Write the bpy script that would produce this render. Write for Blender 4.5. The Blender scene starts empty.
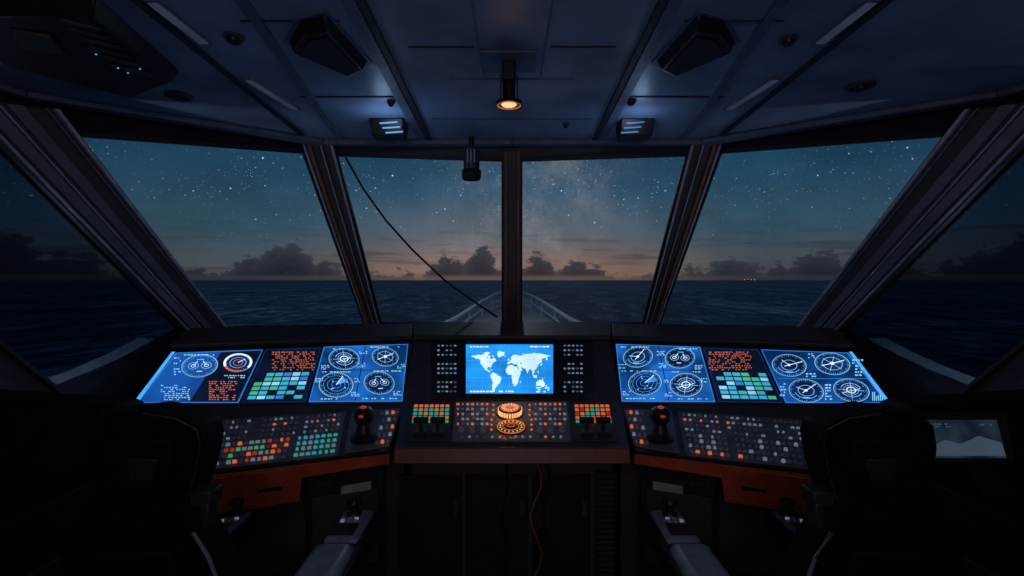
import bpy, bmesh, math, random
from mathutils import Vector, Matrix
random.seed(7)
sc = bpy.context.scene
COL = sc.collection
try: sc.view_settings.view_transform = 'Standard'
except Exception: pass
F = 520.0; CZ = 1.5
CAM = Vector((0, 0, CZ))
def P(px, py, Y): return Vector(((px-512)/F*Y, Y, CZ-(py-280)/F*Y))
def mir(p): return Vector((-p[0], p[1], p[2]))
def sr(r, g, b):
    f = lambda c: (c/12.92 if c <= .04045 else ((c+.055)/1.055)**2.4)
    return (f(r/255), f(g/255), f(b/255), 1)
# ------------------------------------------------------------ materials
def mat(name, col, rough=.5, metal=0, var=.25, scale=18, spec=.5, bump=0):
    m = bpy.data.materials.new(name); m.use_nodes = True
    nt = m.node_tree; b = nt.nodes['Principled BSDF']
    b.inputs['Roughness'].default_value = rough; b.inputs['Metallic'].default_value = metal
    b.inputs['Specular IOR Level'].default_value = spec
    tc = nt.nodes.new('ShaderNodeTexCoord'); no = nt.nodes.new('ShaderNodeTexNoise')
    no.inputs['Scale'].default_value = scale; no.inputs['Detail'].default_value = 4
    nt.links.new(tc.outputs['Object'], no.inputs['Vector'])
    r = nt.nodes.new('ShaderNodeValToRGB')
    r.color_ramp.elements[0].position = .3; r.color_ramp.elements[1].position = .7
    r.color_ramp.elements[0].color = tuple(c*(1-var) for c in col[:3])+(1,)
    r.color_ramp.elements[1].color = tuple(min(1, c*(1+var)) for c in col[:3])+(1,)
    nt.links.new(no.outputs['Fac'], r.inputs['Fac']); nt.links.new(r.outputs['Color'], b.inputs['Base Color'])
    if bump:
        bp = nt.nodes.new('ShaderNodeBump'); bp.inputs['Strength'].default_value = bump; bp.inputs['Distance'].default_value = .004
        n2 = nt.nodes.new('ShaderNodeTexNoise'); n2.inputs['Scale'].default_value = scale*12
        nt.links.new(tc.outputs['Object'], n2.inputs['Vector'])
        nt.links.new(n2.outputs['Fac'], bp.inputs['Height']); nt.links.new(bp.outputs['Normal'], b.inputs['Normal'])
    return m
def emit(name, col, st=1, var=.15, scale=6):
    m = bpy.data.materials.new(name); m.use_nodes = True
    nt = m.node_tree; b = nt.nodes['Principled BSDF']
    b.inputs['Base Color'].default_value = tuple(c*.2 for c in col[:3])+(1,)
    b.inputs['Roughness'].default_value = .25; b.inputs['Specular IOR Level'].default_value = .2
    tc = nt.nodes.new('ShaderNodeTexCoord'); no = nt.nodes.new('ShaderNodeTexNoise'); no.inputs['Scale'].default_value = scale
    nt.links.new(tc.outputs['Object'], no.inputs['Vector'])
    r = nt.nodes.new('ShaderNodeValToRGB')
    r.color_ramp.elements[0].position = .35; r.color_ramp.elements[1].position = .65
    r.color_ramp.elements[0].color = tuple(c*(1-var) for c in col[:3])+(1,)
    r.color_ramp.elements[1].color = tuple(c*(1+var) for c in col[:3])+(1,)
    nt.links.new(no.outputs['Fac'], r.inputs['Fac']); nt.links.new(r.outputs['Color'], b.inputs['Emission Color'])
    b.inputs['Emission Strength'].default_value = st
    return m
def glassmat(name, tint):
    m = bpy.data.materials.new(name); m.use_nodes = True
    nt = m.node_tree; nt.nodes.clear()
    o = nt.nodes.new('ShaderNodeOutputMaterial'); mx = nt.nodes.new('ShaderNodeMixShader')
    t = nt.nodes.new('ShaderNodeBsdfTransparent'); g = nt.nodes.new('ShaderNodeBsdfGlossy')
    t.inputs['Color'].default_value = tint; g.inputs['Roughness'].default_value = .03
    no = nt.nodes.new('ShaderNodeTexNoise'); no.inputs['Scale'].default_value = 3
    mp = nt.nodes.new('ShaderNodeMapRange'); mp.inputs['To Min'].default_value = .0008; mp.inputs['To Max'].default_value = .002
    nt.links.new(no.outputs['Fac'], mp.inputs['Value']); nt.links.new(mp.outputs['Result'], mx.inputs['Fac'])
    nt.links.new(t.outputs[0], mx.inputs[1]); nt.links.new(g.outputs[0], mx.inputs[2]); nt.links.new(mx.outputs[0], o.inputs['Surface'])
    return m
M = dict(
 ceil=mat('ceiling_paint', (.26, .34, .50), .42, var=.36, scale=3.2),
 ceilrib=mat('ceiling_rib_paint', (.14, .18, .28), .5),
 seam=mat('ceiling_seam', (.03, .033, .05), .6),
 wall=mat('wall_paint', (.040, .048, .068), .55),
 pillar=mat('pillar_paint', (.075, .06, .064), .45, var=.2, scale=8),
 pstrip=mat('pillar_strip', (.30, .125, .09), .4),
 frame=mat('window_rubber', (.016, .016, .02), .5),
 alu=mat('dull_aluminium', (.40, .52, .68), .4, .1),
 pgrey=mat('pillar_blue_grey', (.115, .16, .23), .45, var=.25, scale=6),
 floor=mat('floor_vinyl', (.03, .03, .035), .6),
 body=mat('console_paint', (.055, .053, .06), .45, var=.2),
 dark=mat('cabinet_black_paint', (.012, .012, .014), .5, var=.3),
 cowl=mat('cowl_leather', (.045, .035, .036), .5, bump=.2),
 bezel=mat('bezel_plastic', (.02, .022, .028), .3),
 deck=mat('deck_panel', (.19, .185, .20), .42, var=.25, scale=30),
 fascia=mat('orange_fascia', (.60, .10, .035), .4, var=.2),
 fasciad=mat('dark_orange_edge', (.24, .042, .02), .4, var=.2),
 black=mat('black_plastic', (.013, .013, .015), .4),
 rubber=mat('black_rubber', (.008, .008, .009), .6),
 leather=mat('black_leather', (.003, .003, .0035), .6, bump=.3, spec=.1),
 rimlight=mat('headrest_rimlight', (.02, .022, .027), .5),  # headrest rim highlight put into a grey colour
 pip=mat('grey_piping', (.16, .18, .22), .5),
 pod=mat('grey_pod', (.20, .23, .28), .4),
 key=mat('grey_key', (.40, .42, .48), .4),
 plate=mat('white_plate', (.45, .45, .48), .5),
 white=mat('white_gelcoat', (.75, .77, .8), .4),
 teak=mat('deck_paint', (.40, .42, .45), .6),
 steel=mat('steel_rail', (.8, .82, .85), .35, .1),
 glass=glassmat('window_glass', (.97, .99, 1, 1)),
 tint=glassmat('tinted_glass', (.38, .43, .50, 1)),
 bg=emit('screen_blue', sr(24, 90, 172), 1, .7, 4),
 bg2=emit('screen_deep_blue', sr(17, 66, 132), 1, .72, 3.5),
 navy=emit('screen_navy', sr(11, 40, 90), 1, .45, 7),
 cyan=emit('screen_cyan', sr(142, 208, 250), 1.02),
 wht=emit('screen_white', sr(228, 242, 255), 1.15),
 org=emit('screen_orange', sr(205, 100, 62), 1),
 teal=emit('screen_teal', sr(62, 172, 200), 1),
 grn=emit('screen_green', sr(70, 178, 140), 1),
 dk=emit('screen_dark', sr(10, 20, 42), 1, .4),
 edge=emit('screen_edge', sr(70, 165, 255), 1.2),
 rim=emit('screen_rim', sr(48, 126, 212), 1),
 mapb=emit('map_sea', sr(30, 142, 232), 1.12, .26, 5),
 mapl=emit('map_grid', sr(75, 170, 240), 1),
 land=emit('map_land', sr(205, 238, 252), 1.15),
 amber=emit('amber_lamp', sr(205, 112, 55), 1),
 amberw=emit('amber_lamp_hot', sr(252, 175, 105), 1.3),
 red=emit('red_lamp', sr(170, 52, 38), 1),
 kdim=emit('key_dim_white', sr(98, 108, 122), .9),
 kblue=emit('key_blue_white', sr(105, 135, 165), .9),
 kteal=emit('key_teal', sr(44, 132, 138), 1),
 kgrn=emit('key_green', sr(56, 138, 96), 1),
 korg=emit('key_orange', sr(190, 96, 54), 1),
 kred=emit('key_red', sr(140, 44, 35), 1),
 led=emit('led_blue_white', sr(100, 158, 208), 1),
 led2=emit('led_dim_blue', sr(74, 112, 152), 1),
 lens=emit('lens_warm', sr(255, 190, 140), 1.3),
 strip=emit('strip_diffuser', sr(40, 48, 64), 1),  # pale unlit diffusers and camera stripes, brightened by faint emission
 dimscr=emit('dim_screen', sr(27, 38, 49), 1, .6, 14),
 dimline=emit('dim_screen_line', sr(56, 70, 84), 1),
 farlight=emit('far_ship_light', sr(215, 130, 66), 1),
)
# ------------------------------------------------------------ mesh builder
ORG = {}
I3 = Matrix.Identity(3)
class MB:
    def __init__(s): s.v = []; s.f = []; s.m = []
    def add(s, vs, fs, mi=0):
        b = len(s.v); s.v += [Vector(v) for v in vs]
        for f in fs: s.f.append([b+i for i in f]); s.m.append(mi)
    def face(s, pts, mi=0): s.add(pts, [list(range(len(pts)))], mi)
    def hexa(s, a, b, mi=0):
        s.add(list(a)+list(b), [(3, 2, 1, 0), (4, 5, 6, 7), (0, 1, 5, 4), (1, 2, 6, 5), (2, 3, 7, 6), (3, 0, 4, 7)], mi)
    def box(s, c, size, R=I3, mi=0):
        c = Vector(c); x, y, z = [k/2 for k in size]
        q = [(-x, -y), (x, -y), (x, y), (-x, y)]
        s.hexa([c+R@Vector((a, b, -z)) for a, b in q], [c+R@Vector((a, b, z)) for a, b in q], mi)
    def prism(s, pts, vec, mi=0):
        pts = [Vector(p) for p in pts]; vec = Vector(vec); n = len(pts)
        s.add(pts+[p+vec for p in pts], [list(range(n))[::-1], list(range(n, 2*n))]+[(i, (i+1) % n, n+(i+1) % n, n+i) for i in range(n)], mi)
    def lathe(s, prof, c, R=I3, n=24, mi=0):
        c = Vector(c); vs = []; k = len(prof)
        for r, h in prof:
            for i in range(n):
                a = 2*math.pi*i/n; vs.append(c+R@Vector((r*math.cos(a), r*math.sin(a), h)))
        fs = [(j*n+i, j*n+(i+1) % n, (j+1)*n+(i+1) % n, (j+1)*n+i) for j in range(k-1) for i in range(n)]
        fs += [list(range(n))[::-1], list(range((k-1)*n, k*n))]
        s.add(vs, fs, mi)
    def tube(s, pts, r, n=8, mi=0):
        pts = [Vector(p) for p in pts]; vs = []
        for i, p in enumerate(pts):
            t = (pts[min(i+1, len(pts)-1)]-pts[max(i-1, 0)]).normalized()
            u = t.cross(Vector((0, 0, 1)) if abs(t.z) < .9 else Vector((1, 0, 0))).normalized(); w = t.cross(u)
            for j in range(n):
                a = 2*math.pi*j/n; vs.append(p+u*r*math.cos(a)+w*r*math.sin(a))
        fs = [(i*n+j, i*n+(j+1) % n, (i+1)*n+(j+1) % n, (i+1)*n+j) for i in range(len(pts)-1) for j in range(n)]
        fs += [list(range(n))[::-1], list(range((len(pts)-1)*n, len(pts)*n))]
        s.add(vs, fs, mi)
    def torus(s, c, R, r0, r1, h, n=32, m=8, mi=0):
        c = Vector(c); vs = []
        for i in range(n):
            a = 2*math.pi*i/n
            for j in range(m):
                b = 2*math.pi*j/m; rr = r0+r1*math.cos(b); vs.append(c+R@Vector((rr*math.cos(a), rr*math.sin(a), h+r1*math.sin(b))))
        s.add(vs, [(i*m+j, ((i+1) % n)*m+j, ((i+1) % n)*m+(j+1) % m, i*m+(j+1) % m) for i in range(n) for j in range(m)], mi)
    # graphics on a plane
    def quad(s, pl, x0, y0, x1, y1, off, mi): s.face([pl.hit(x0, y0, off), pl.hit(x1, y0, off), pl.hit(x1, y1, off), pl.hit(x0, y1, off)], mi)
    def ring(s, pl, u, v, r0, r1, off, mi, a0=0, a1=360, n=32):
        for i in range(n):
            a = math.radians(a0+(a1-a0)*i/n); b = math.radians(a0+(a1-a0)*(i+1)/n)
            q = [(r1*math.cos(a), r1*math.sin(a)), (r1*math.cos(b), r1*math.sin(b)), (r0*math.cos(b), r0*math.sin(b)), (r0*math.cos(a), r0*math.sin(a))]
            s.face([pl.at(u+x, v+y, off) for x, y in q], mi)
    def disc(s, pl, u, v, r, off, mi, n=28): s.face([pl.at(u+r*math.cos(2*math.pi*i/n), v+r*math.sin(2*math.pi*i/n), off) for i in range(n)], mi)
    def line(s, pl, u0, v0, u1, v1, w, off, mi):
        d = Vector((u1-u0, v1-v0)); d.normalize(); k = Vector((-d.y, d.x))*w/2
        s.face([pl.at(u0+k.x, v0+k.y, off), pl.at(u1+k.x, v1+k.y, off), pl.at(u1-k.x, v1-k.y, off), pl.at(u0-k.x, v0-k.y, off)], mi)
    def build(s, name, mats, parent=None, bevel=0, seg=2, smooth=False, recalc=True):
        org = ORG.get(parent.name, Vector()) if parent else Vector()
        me = bpy.data.meshes.new(name)
        me.from_pydata([tuple(v-org) for v in s.v], [], s.f)
        for m in (mats if isinstance(mats, list) else [mats]): me.materials.append(m)
        me.polygons.foreach_set('material_index', s.m)
        if recalc:
            bm = bmesh.new(); bm.from_mesh(me); bmesh.ops.recalc_face_normals(bm, faces=bm.faces); bm.to_mesh(me); bm.free()
        if smooth:
            me.polygons.foreach_set('use_smooth', [True]*len(me.polygons))
            try: me.set_sharp_from_angle(angle=math.radians(40))
            except Exception: pass
        o = bpy.data.objects.new(name, me); COL.objects.link(o)
        if parent: o.parent = parent
        ORG[o.name] = org.copy()
        if bevel:
            b = o.modifiers.new('bevel', 'BEVEL'); b.width = bevel; b.segments = seg; b.limit_method = 'ANGLE'; b.angle_limit = math.radians(35)
            me.polygons.foreach_set('use_smooth', [True]*len(me.polygons))
            try: me.set_sharp_from_angle(angle=math.radians(50))
            except Exception: pass
        return o
def tag(o, label, cat, group=None):
    o['label'] = label; o['category'] = cat
    if group: o['group'] = group
    return o
def struct(o): o['kind'] = 'structure'; return o
def thing(name, loc, label, cat, group=None):
    o = bpy.data.objects.new(name, None); COL.objects.link(o); o.location = loc; o.empty_display_size = .1
    ORG[o.name] = Vector(loc); return tag(o, label, cat, group)
def inst(name, me, pos, R, parent):
    o = bpy.data.objects.new(name, me); COL.objects.link(o); o.parent = parent
    o.matrix_local = Matrix.Translation(Vector(pos)-ORG[parent.name]) @ R.to_4x4()
    ORG[o.name] = Vector(pos); return o
class Pl:
    def __init__(s, A, B, C):
        s.o = A.copy(); e = (B-A).normalized()
        if e.x < 0: e = -e
        n = e.cross(C-A).normalized()
        if n.dot(CAM-A) < 0: n = -n
        s.ex = e; s.n = n; s.ey = n.cross(e).normalized()
        s.R = Matrix((s.ex, s.ey, s.n)).transposed()
    def hit(s, px, py, off=0):
        d = Vector(((px-512)/F, 1, -(py-280)/F))
        return CAM + d*(s.n.dot(s.o-CAM)/s.n.dot(d)) + s.n*off
    def loc(s, px, py): p = s.hit(px, py)-s.o; return p.dot(s.ex), p.dot(s.ey)
    def at(s, u, v, off=0): return s.o+s.ex*u+s.ey*v+s.n*off
Z = lambda r: CZ+r
HC = .79
CEIL = Z(HC)
def hc(px, py, d=0):
    Y = HC*F/(280-py); return Vector(((px-512)/F*Y, Y, CEIL-d))
# ------------------------------------------------------------ camera
cd = bpy.data.cameras.new('camera'); cam = bpy.data.objects.new('camera', cd); COL.objects.link(cam)
cam.location = CAM; cam.rotation_euler = (math.pi/2, 0, 0); cd.sensor_width = 36; cd.lens = 36*F/1024; cd.shift_y = -8/1024
cd.clip_start = .05; cd.clip_end = 40000
sc.camera = cam
# ------------------------------------------------------------ world
w = bpy.data.worlds.new('night_sky'); sc.world = w; w.use_nodes = True
nt = w.node_tree; nt.nodes.clear(); L = nt.links
def nd(t, **k):
    n = nt.nodes.new(t)
    for a, b in k.items(): setattr(n, a, b)
    return n
def mth(op, a, b=None, c=None, clamp=False):
    n = nd('ShaderNodeMath', operation=op, use_clamp=clamp)
    for i, x in enumerate((a, b, c)):
        if x is None: continue
        if isinstance(x, (int, float)): n.inputs[i].default_value = x
        else: L.new(x, n.inputs[i])
    return n.outputs[0]
def mr(v, a, b, c, d, smooth=True):
    n = nd('ShaderNodeMapRange', interpolation_type='SMOOTHSTEP' if smooth else 'LINEAR')
    L.new(v, n.inputs['Value'])
    for k, x in zip(('From Min', 'From Max', 'To Min', 'To Max'), (a, b, c, d)): n.inputs[k].default_value = x
    return n.outputs['Result']
def mixc(f, a, b, mode='MIX'):
    n = nd('ShaderNodeMix', data_type='RGBA', blend_type=mode)
    for i, x in ((0, f), (6, a), (7, b)):
        if isinstance(x, (int, float)): n.inputs[i].default_value = x
        elif isinstance(x, tuple): n.inputs[i].default_value = x
        else: L.new(x, n.inputs[i])
    return n.outputs[2]
def ramp(v, *st):
    rp = nd('ShaderNodeValToRGB'); L.new(v, rp.inputs['Fac']); cr = rp.color_ramp
    cr.elements[0].position = st[0][0]; cr.elements[0].color = sr(*st[0][1])
    cr.elements[1].position = st[-1][0]; cr.elements[1].color = sr(*st[-1][1])
    for p, c in st[1:-1]: e = cr.elements.new(p); e.color = sr(*c)
    return rp.outputs['Color']
def noise2(a, b, scale, detail=4, rough=.5):
    c = nd('ShaderNodeCombineXYZ'); L.new(a, c.inputs[0])
    if b is not None: L.new(b, c.inputs[1])
    n = nd('ShaderNodeTexNoise'); n.inputs['Scale'].default_value = scale; n.inputs['Detail'].default_value = detail; n.inputs['Roughness'].default_value = rough
    L.new(c.outputs[0], n.inputs['Vector']); return n.outputs['Fac']
tc = nd('ShaderNodeTexCoord'); sp = nd('ShaderNodeSeparateXYZ'); L.new(tc.outputs['Generated'], sp.inputs[0])
X, Yv, Zv = sp.outputs
az = mth('ARCTAN2', X, Yv); hyp = mth('SQRT', mth('ADD', mth('MULTIPLY', X, X), mth('MULTIPLY', Yv, Yv)))
el = mth('DIVIDE', Zv, mth('MAXIMUM', hyp, .01))
eln = mth('DIVIDE', el, .4, clamp=True)
warm = ramp(eln, (0, (152, 114, 90)), (.09, (130, 104, 93)), (.2, (94, 98, 106)), (.42, (50, 84, 108)), (.68, (28, 62, 88)), (1, (15, 43, 69)))
cool = ramp(eln, (0, (78, 72, 74)), (.09, (70, 77, 84)), (.25, (51, 79, 96)), (.5, (30, 66, 89)), (.75, (18, 51, 74)), (1, (11, 36, 62)))
aab = mth('ABSOLUTE', az)
sky = mixc(mr(aab, .06, .46, 0, 1), warm, cool)
mott = noise2(mth('MULTIPLY', az, 5), mth('MULTIPLY', el, 7), 1, 6, .6)
sky = mixc(1, sky, mr(mott, .3, .7, .84, 1.16), 'MULTIPLY')
side = mr(aab, .45, 1.1, 1, .42)
sky = mixc(1, sky, side, 'MULTIPLY')
# milky way
n1 = noise2(mth('MULTIPLY', az, 9), mth('MULTIPLY', el, 7), 1.5, 9, .68)
bw = mr(mth('ABSOLUTE', mth('SUBTRACT', az, mth('ADD', -.01, mth('MULTIPLY', el, .3)))), 0, .24, 1, 0)
band = mth('MULTIPLY', bw, mr(n1, .38, .68, .12, 1))
sky = mixc(mth('MULTIPLY', band, .42), sky, sr(152, 146, 150))
# stars
def starlayer(scale, r0, r1, pw, amp):
    vo = nd('ShaderNodeTexVoronoi'); vo.inputs['Scale'].default_value = scale; L.new(tc.outputs['Generated'], vo.inputs['Vector'])
    s3 = nd('ShaderNodeSeparateXYZ'); L.new(vo.outputs['Color'], s3.inputs[0])
    return mth('MULTIPLY', mr(vo.outputs['Distance'], r0, r1, 1, 0), mth('MULTIPLY', mth('POWER', s3.outputs[0], pw), amp))
uneven = mr(noise2(mth('MULTIPLY', az, 7), mth('MULTIPLY', el, 9), 1.3, 4), .36, .64, .25, 1.35)
star = mth('ADD', mth('ADD', starlayer(64, .03, .13, 4, 1.1), mth('MULTIPLY', starlayer(120, .06, .19, 3, .55), uneven)), mth('MULTIPLY', starlayer(200, .1, .28, 3, .3), mth('MULTIPLY', uneven, mr(bw, 0, 1, .5, 1.3))))
star = mth('MULTIPLY', star, mr(el, .05, .17, 0, 1))
star = mth('MULTIPLY', star, mr(aab, .3, 1.0, 1, .4))
sky = mixc(1, sky, mixc(1, (.72, .9, 1, 1), star, 'MULTIPLY'), 'ADD')
# broken, ragged cumulus along the horizon
patch = mr(noise2(mth('ADD', mth('MULTIPLY', az, 4.6), 1.3), None, 1, 2, .5), .34, .62, 0, 1)
hprof = mth('MULTIPLY', mth('MULTIPLY', patch, mr(noise2(mth('ADD', mth('MULTIPLY', az, 17), 9.2), None, 1, 2, .5), .3, .75, .25, 1)), .048)
for a0, wd, h in ((-.41, .11, .062), (-.47, .05, .044), (-.35, .05, .04), (-.06, .06, .064), (-.12, .07, .048), (.05, .06, .048), (.13, .09, .036), (.40, .1, .038), (.53, .1, .046)):
    hprof = mth('MAXIMUM', hprof, mr(mth('ABSOLUTE', mth('SUBTRACT', az, a0)), 0, wd, h, 0))
puff = noise2(mth('MULTIPLY', az, 32), mth('MULTIPLY', el, 58), 1, 8, .62)
topd = mth('SUBTRACT', mth('ADD', hprof, mth('MULTIPLY', mth('SUBTRACT', puff, .5), .10)), el)
topd = mth('ADD', topd, mr(aab, .6, .85, 0, .055))
cm = mth('MULTIPLY', mr(topd, -.004, .009, 0, 1), mr(el, .0, .012, .35, 1))
st = mth('MULTIPLY', mr(noise2(mth('MULTIPLY', az, 6), mth('MULTIPLY', el, 75), 1, 5), .5, .66, 0, .5), mth('MULTIPLY', mr(el, .0, .015, 0, 1), mr(el, .05, .12, 1, 0)))
cm = mth('MAXIMUM', cm, st)
shade = mixc(mr(topd, 0, .045, 0, 1), sr(50, 52, 61), sr(25, 30, 41))
shade = mixc(1, shade, mr(puff, .35, .65, .75, 1.3), 'MULTIPLY')
shade = mixc(mr(aab, .3, .8, 0, .7), shade, sr(15, 20, 31))
sky = mixc(mth('MULTIPLY', cm, .92), sky, shade)
sky = mixc(mr(el, 0, .012, .6, 0), sky, mixc(mr(aab, .1, .6, 0, 1), sr(66, 57, 56), sr(24, 30, 42)))
fin = mixc(mr(el, -.004, 0, 1, 0, False), sky, sr(10, 18, 32))
bg = nd('ShaderNodeBackground'); L.new(fin, bg.inputs['Color']); out = nd('ShaderNodeOutputWorld'); L.new(bg.outputs[0], out.inputs[0])
# ------------------------------------------------------------ sea
def seamat():
    m = bpy.data.materials.new('sea_water'); m.use_nodes = True; t = m.node_tree; b = t.nodes['Principled BSDF']
    b.inputs['Roughness'].default_value = .5; b.inputs['Specular IOR Level'].default_value = .2
    c = t.nodes.new('ShaderNodeTexCoord'); lk = t.links.new
    def ns(sx, sy, sc_, rg, det=7, dist=0):
        mp = t.nodes.new('ShaderNodeMapping'); mp.inputs['Scale'].default_value = (sx, sy, 1)
        a = t.nodes.new('ShaderNodeTexNoise'); a.inputs['Scale'].default_value = sc_; a.inputs['Detail'].default_value = det; a.inputs['Roughness'].default_value = rg
        a.inputs['Distortion'].default_value = dist
        lk(c.outputs['Object'], mp.inputs['Vector']); lk(mp.outputs[0], a.inputs['Vector']); return a.outputs['Fac']
    def mt(op, a, b_):
        n = t.nodes.new('ShaderNodeMath'); n.operation = op
        for i, x in enumerate((a, b_)):
            if isinstance(x, (int, float)): n.inputs[i].default_value = x
            else: lk(x, n.inputs[i])
        return n.outputs[0]
    def rg_(v, a, b_, c_, d):
        n = t.nodes.new('ShaderNodeMapRange'); n.interpolation_type = 'SMOOTHSTEP'; lk(v, n.inputs['Value'])
        for k_, x in zip(('From Min', 'From Max', 'To Min', 'To Max'), (a, b_, c_, d)): n.inputs[k_].default_value = x
        return n.outputs['Result']
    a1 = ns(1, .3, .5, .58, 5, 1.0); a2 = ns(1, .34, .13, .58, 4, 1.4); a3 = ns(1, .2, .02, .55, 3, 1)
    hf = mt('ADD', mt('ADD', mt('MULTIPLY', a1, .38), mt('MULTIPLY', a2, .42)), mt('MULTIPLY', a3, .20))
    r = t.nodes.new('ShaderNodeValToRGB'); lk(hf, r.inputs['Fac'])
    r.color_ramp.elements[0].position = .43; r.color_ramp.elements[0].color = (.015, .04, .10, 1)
    r.color_ramp.elements[1].position = .61; r.color_ramp.elements[1].color = (.8, .95, 1, 1)  # wave highlights put into the base colour
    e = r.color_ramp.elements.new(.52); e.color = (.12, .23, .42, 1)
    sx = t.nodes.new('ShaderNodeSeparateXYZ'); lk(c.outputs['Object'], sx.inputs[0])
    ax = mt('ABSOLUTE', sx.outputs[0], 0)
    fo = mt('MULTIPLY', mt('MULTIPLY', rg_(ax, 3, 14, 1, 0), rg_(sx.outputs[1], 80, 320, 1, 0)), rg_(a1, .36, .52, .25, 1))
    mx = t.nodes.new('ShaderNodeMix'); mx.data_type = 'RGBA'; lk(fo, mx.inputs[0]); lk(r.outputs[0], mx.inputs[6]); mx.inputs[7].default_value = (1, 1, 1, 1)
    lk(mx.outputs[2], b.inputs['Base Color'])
    bp = t.nodes.new('ShaderNodeBump'); bp.inputs['Strength'].default_value = .8; bp.inputs['Distance'].default_value = 2.4
    lk(hf, bp.inputs['Height']); lk(bp.outputs[0], b.inputs['Normal'])
    return m
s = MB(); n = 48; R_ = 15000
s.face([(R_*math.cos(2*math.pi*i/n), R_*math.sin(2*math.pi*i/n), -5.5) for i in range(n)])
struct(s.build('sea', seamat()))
# ------------------------------------------------------------ shell
cp = Pl(P(385, 322, 3.3), P(640, 322, 3.3), P(512, 160, 3.0))
wpl = Pl(P(362, 323, 3.3), P(232, 328, 2.75), P(300, 154, 2.98))
W2 = [wpl.hit(*q) for q in ((71, 133), (304, 150), (366, 326), (224, 331))]           # TL TR BR BL
W3 = [cp.hit(*q) for q in ((336, 153), (504.5, 158), (504.5, 325), (380, 325))]
P1 = P(180, 331, 2.6); T0 = P(0, 150, 2.1); P3 = P(60, 398, 1.9)
spl = Pl(P1, P3, T0)
FT = P1+(T0-P1)*1.2; RT = P3+(FT-P1)
W1 = [RT, FT, P1, P3]
def S(Y, z):      # point of the left side wall
    nn = spl.n; return Vector(((nn.dot(spl.o)-nn.y*Y-nn.z*z)/nn.x, Y, z))
cL = Vector((-1.107, 2.998, CEIL)); c1 = Vector((-2.1, 2.282, CEIL)); c2 = S(1.95, CEIL); c3 = S(-1.5, CEIL)
g = MB()
poly = [cL, c1, c2, c3]
g.prism(poly+[mir(p) for p in poly[::-1]], (0, 0, .06)); struct(g.build('ceiling', M['ceil']))
g = MB(); fl = lambda p: Vector((p.x, p.y, 0))
sill = [P3, P1, W2[3], W2[2], W3[3], W3[2]]
low3 = S(-1.5, Z(-.45))
fp = [fl(W3[2]), fl(W3[3]), fl(W2[2]), fl(W2[3]), fl(P1), fl(P3), fl(low3)]
g.prism(fp+[mir(p) for p in fp[::-1]], (0, 0, -.05)); struct(g.build('floor', M['floor']))
g = MB(); up = Vector((0, .05, 0))
for sg in (0, 1):
    T = (lambda q: [mir(p) for p in q]) if sg else (lambda q: q)
    g.prism(T([W2[1], W2[0], c1, cL]), up)
    g.prism(T([W2[0], FT, c2, c1]), up)
    for a, b in zip(sill[1:-1], sill[2:]): g.prism(T([a, b, fl(b), fl(a)]), up)
g.prism([W3[0], W3[1], mir(W3[1]), mir(W3[0]), mir(cL), cL], up)
g.prism([W2[1], W3[0], cL], up); g.prism([mir(W2[1]), mir(W3[0]), mir(cL)], up)
g.prism([W3[2], mir(W3[2]), fl(mir(W3[2])), fl(W3[2])], up)
struct(g.build('wall_front', M['wall']))
for sg, nm in ((0, 'wall_left'), (1, 'wall_right')):
    T = (lambda q: [mir(p) for p in q]) if sg else (lambda q: q); vx = Vector((.05 if sg else -.05, 0, 0))
    g = MB(); ry = RT.y
    g.prism(T([P3, RT, S(ry, CEIL), S(-1.5, CEIL), low3]), vx)
    g.prism(T([P3, low3, fl(low3), fl(P3)]), vx); g.prism(T([P1, P3, fl(P3), fl(P1)]), vx)
    g.prism(T([FT, RT, S(ry, CEIL), c2]), vx)
    struct(g.build(nm, M['wall']))
g = MB(); g.prism([c3, mir(c3), mir(low3), fl(mir(low3)), fl(low3), low3], (0, -.05, 0)); struct(g.build('wall_back', M['wall']))
def window(k, q, inward, fw=.018, gl='glass'):
    g = MB(); g.prism(q, -inward*.008); o = struct(g.build('window_%d' % k, M[gl]))
    f = MB(); c = sum(q, Vector())/4
    for i in range(4):
        a, b = q[i], q[(i+1) % 4]
        ai = a+(c-a).normalized()*fw*1.5; bi = b+(c-b).normalized()*fw*1.5
        f.prism([a, b, bi, ai], inward*.02)
    f.build('window_frame', M['frame'], o)
mq = lambda q: [mir(p) for p in (q[1], q[0], q[3], q[2])]
window(1, W1, spl.n, gl='tint'); window(2, W2, wpl.n); window(3, W3, cp.n); window(4, mq(W3), cp.n)
window(5, mq(W2), mir(wpl.n)); window(6, mq(W1), mir(spl.n), gl='tint')
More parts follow.
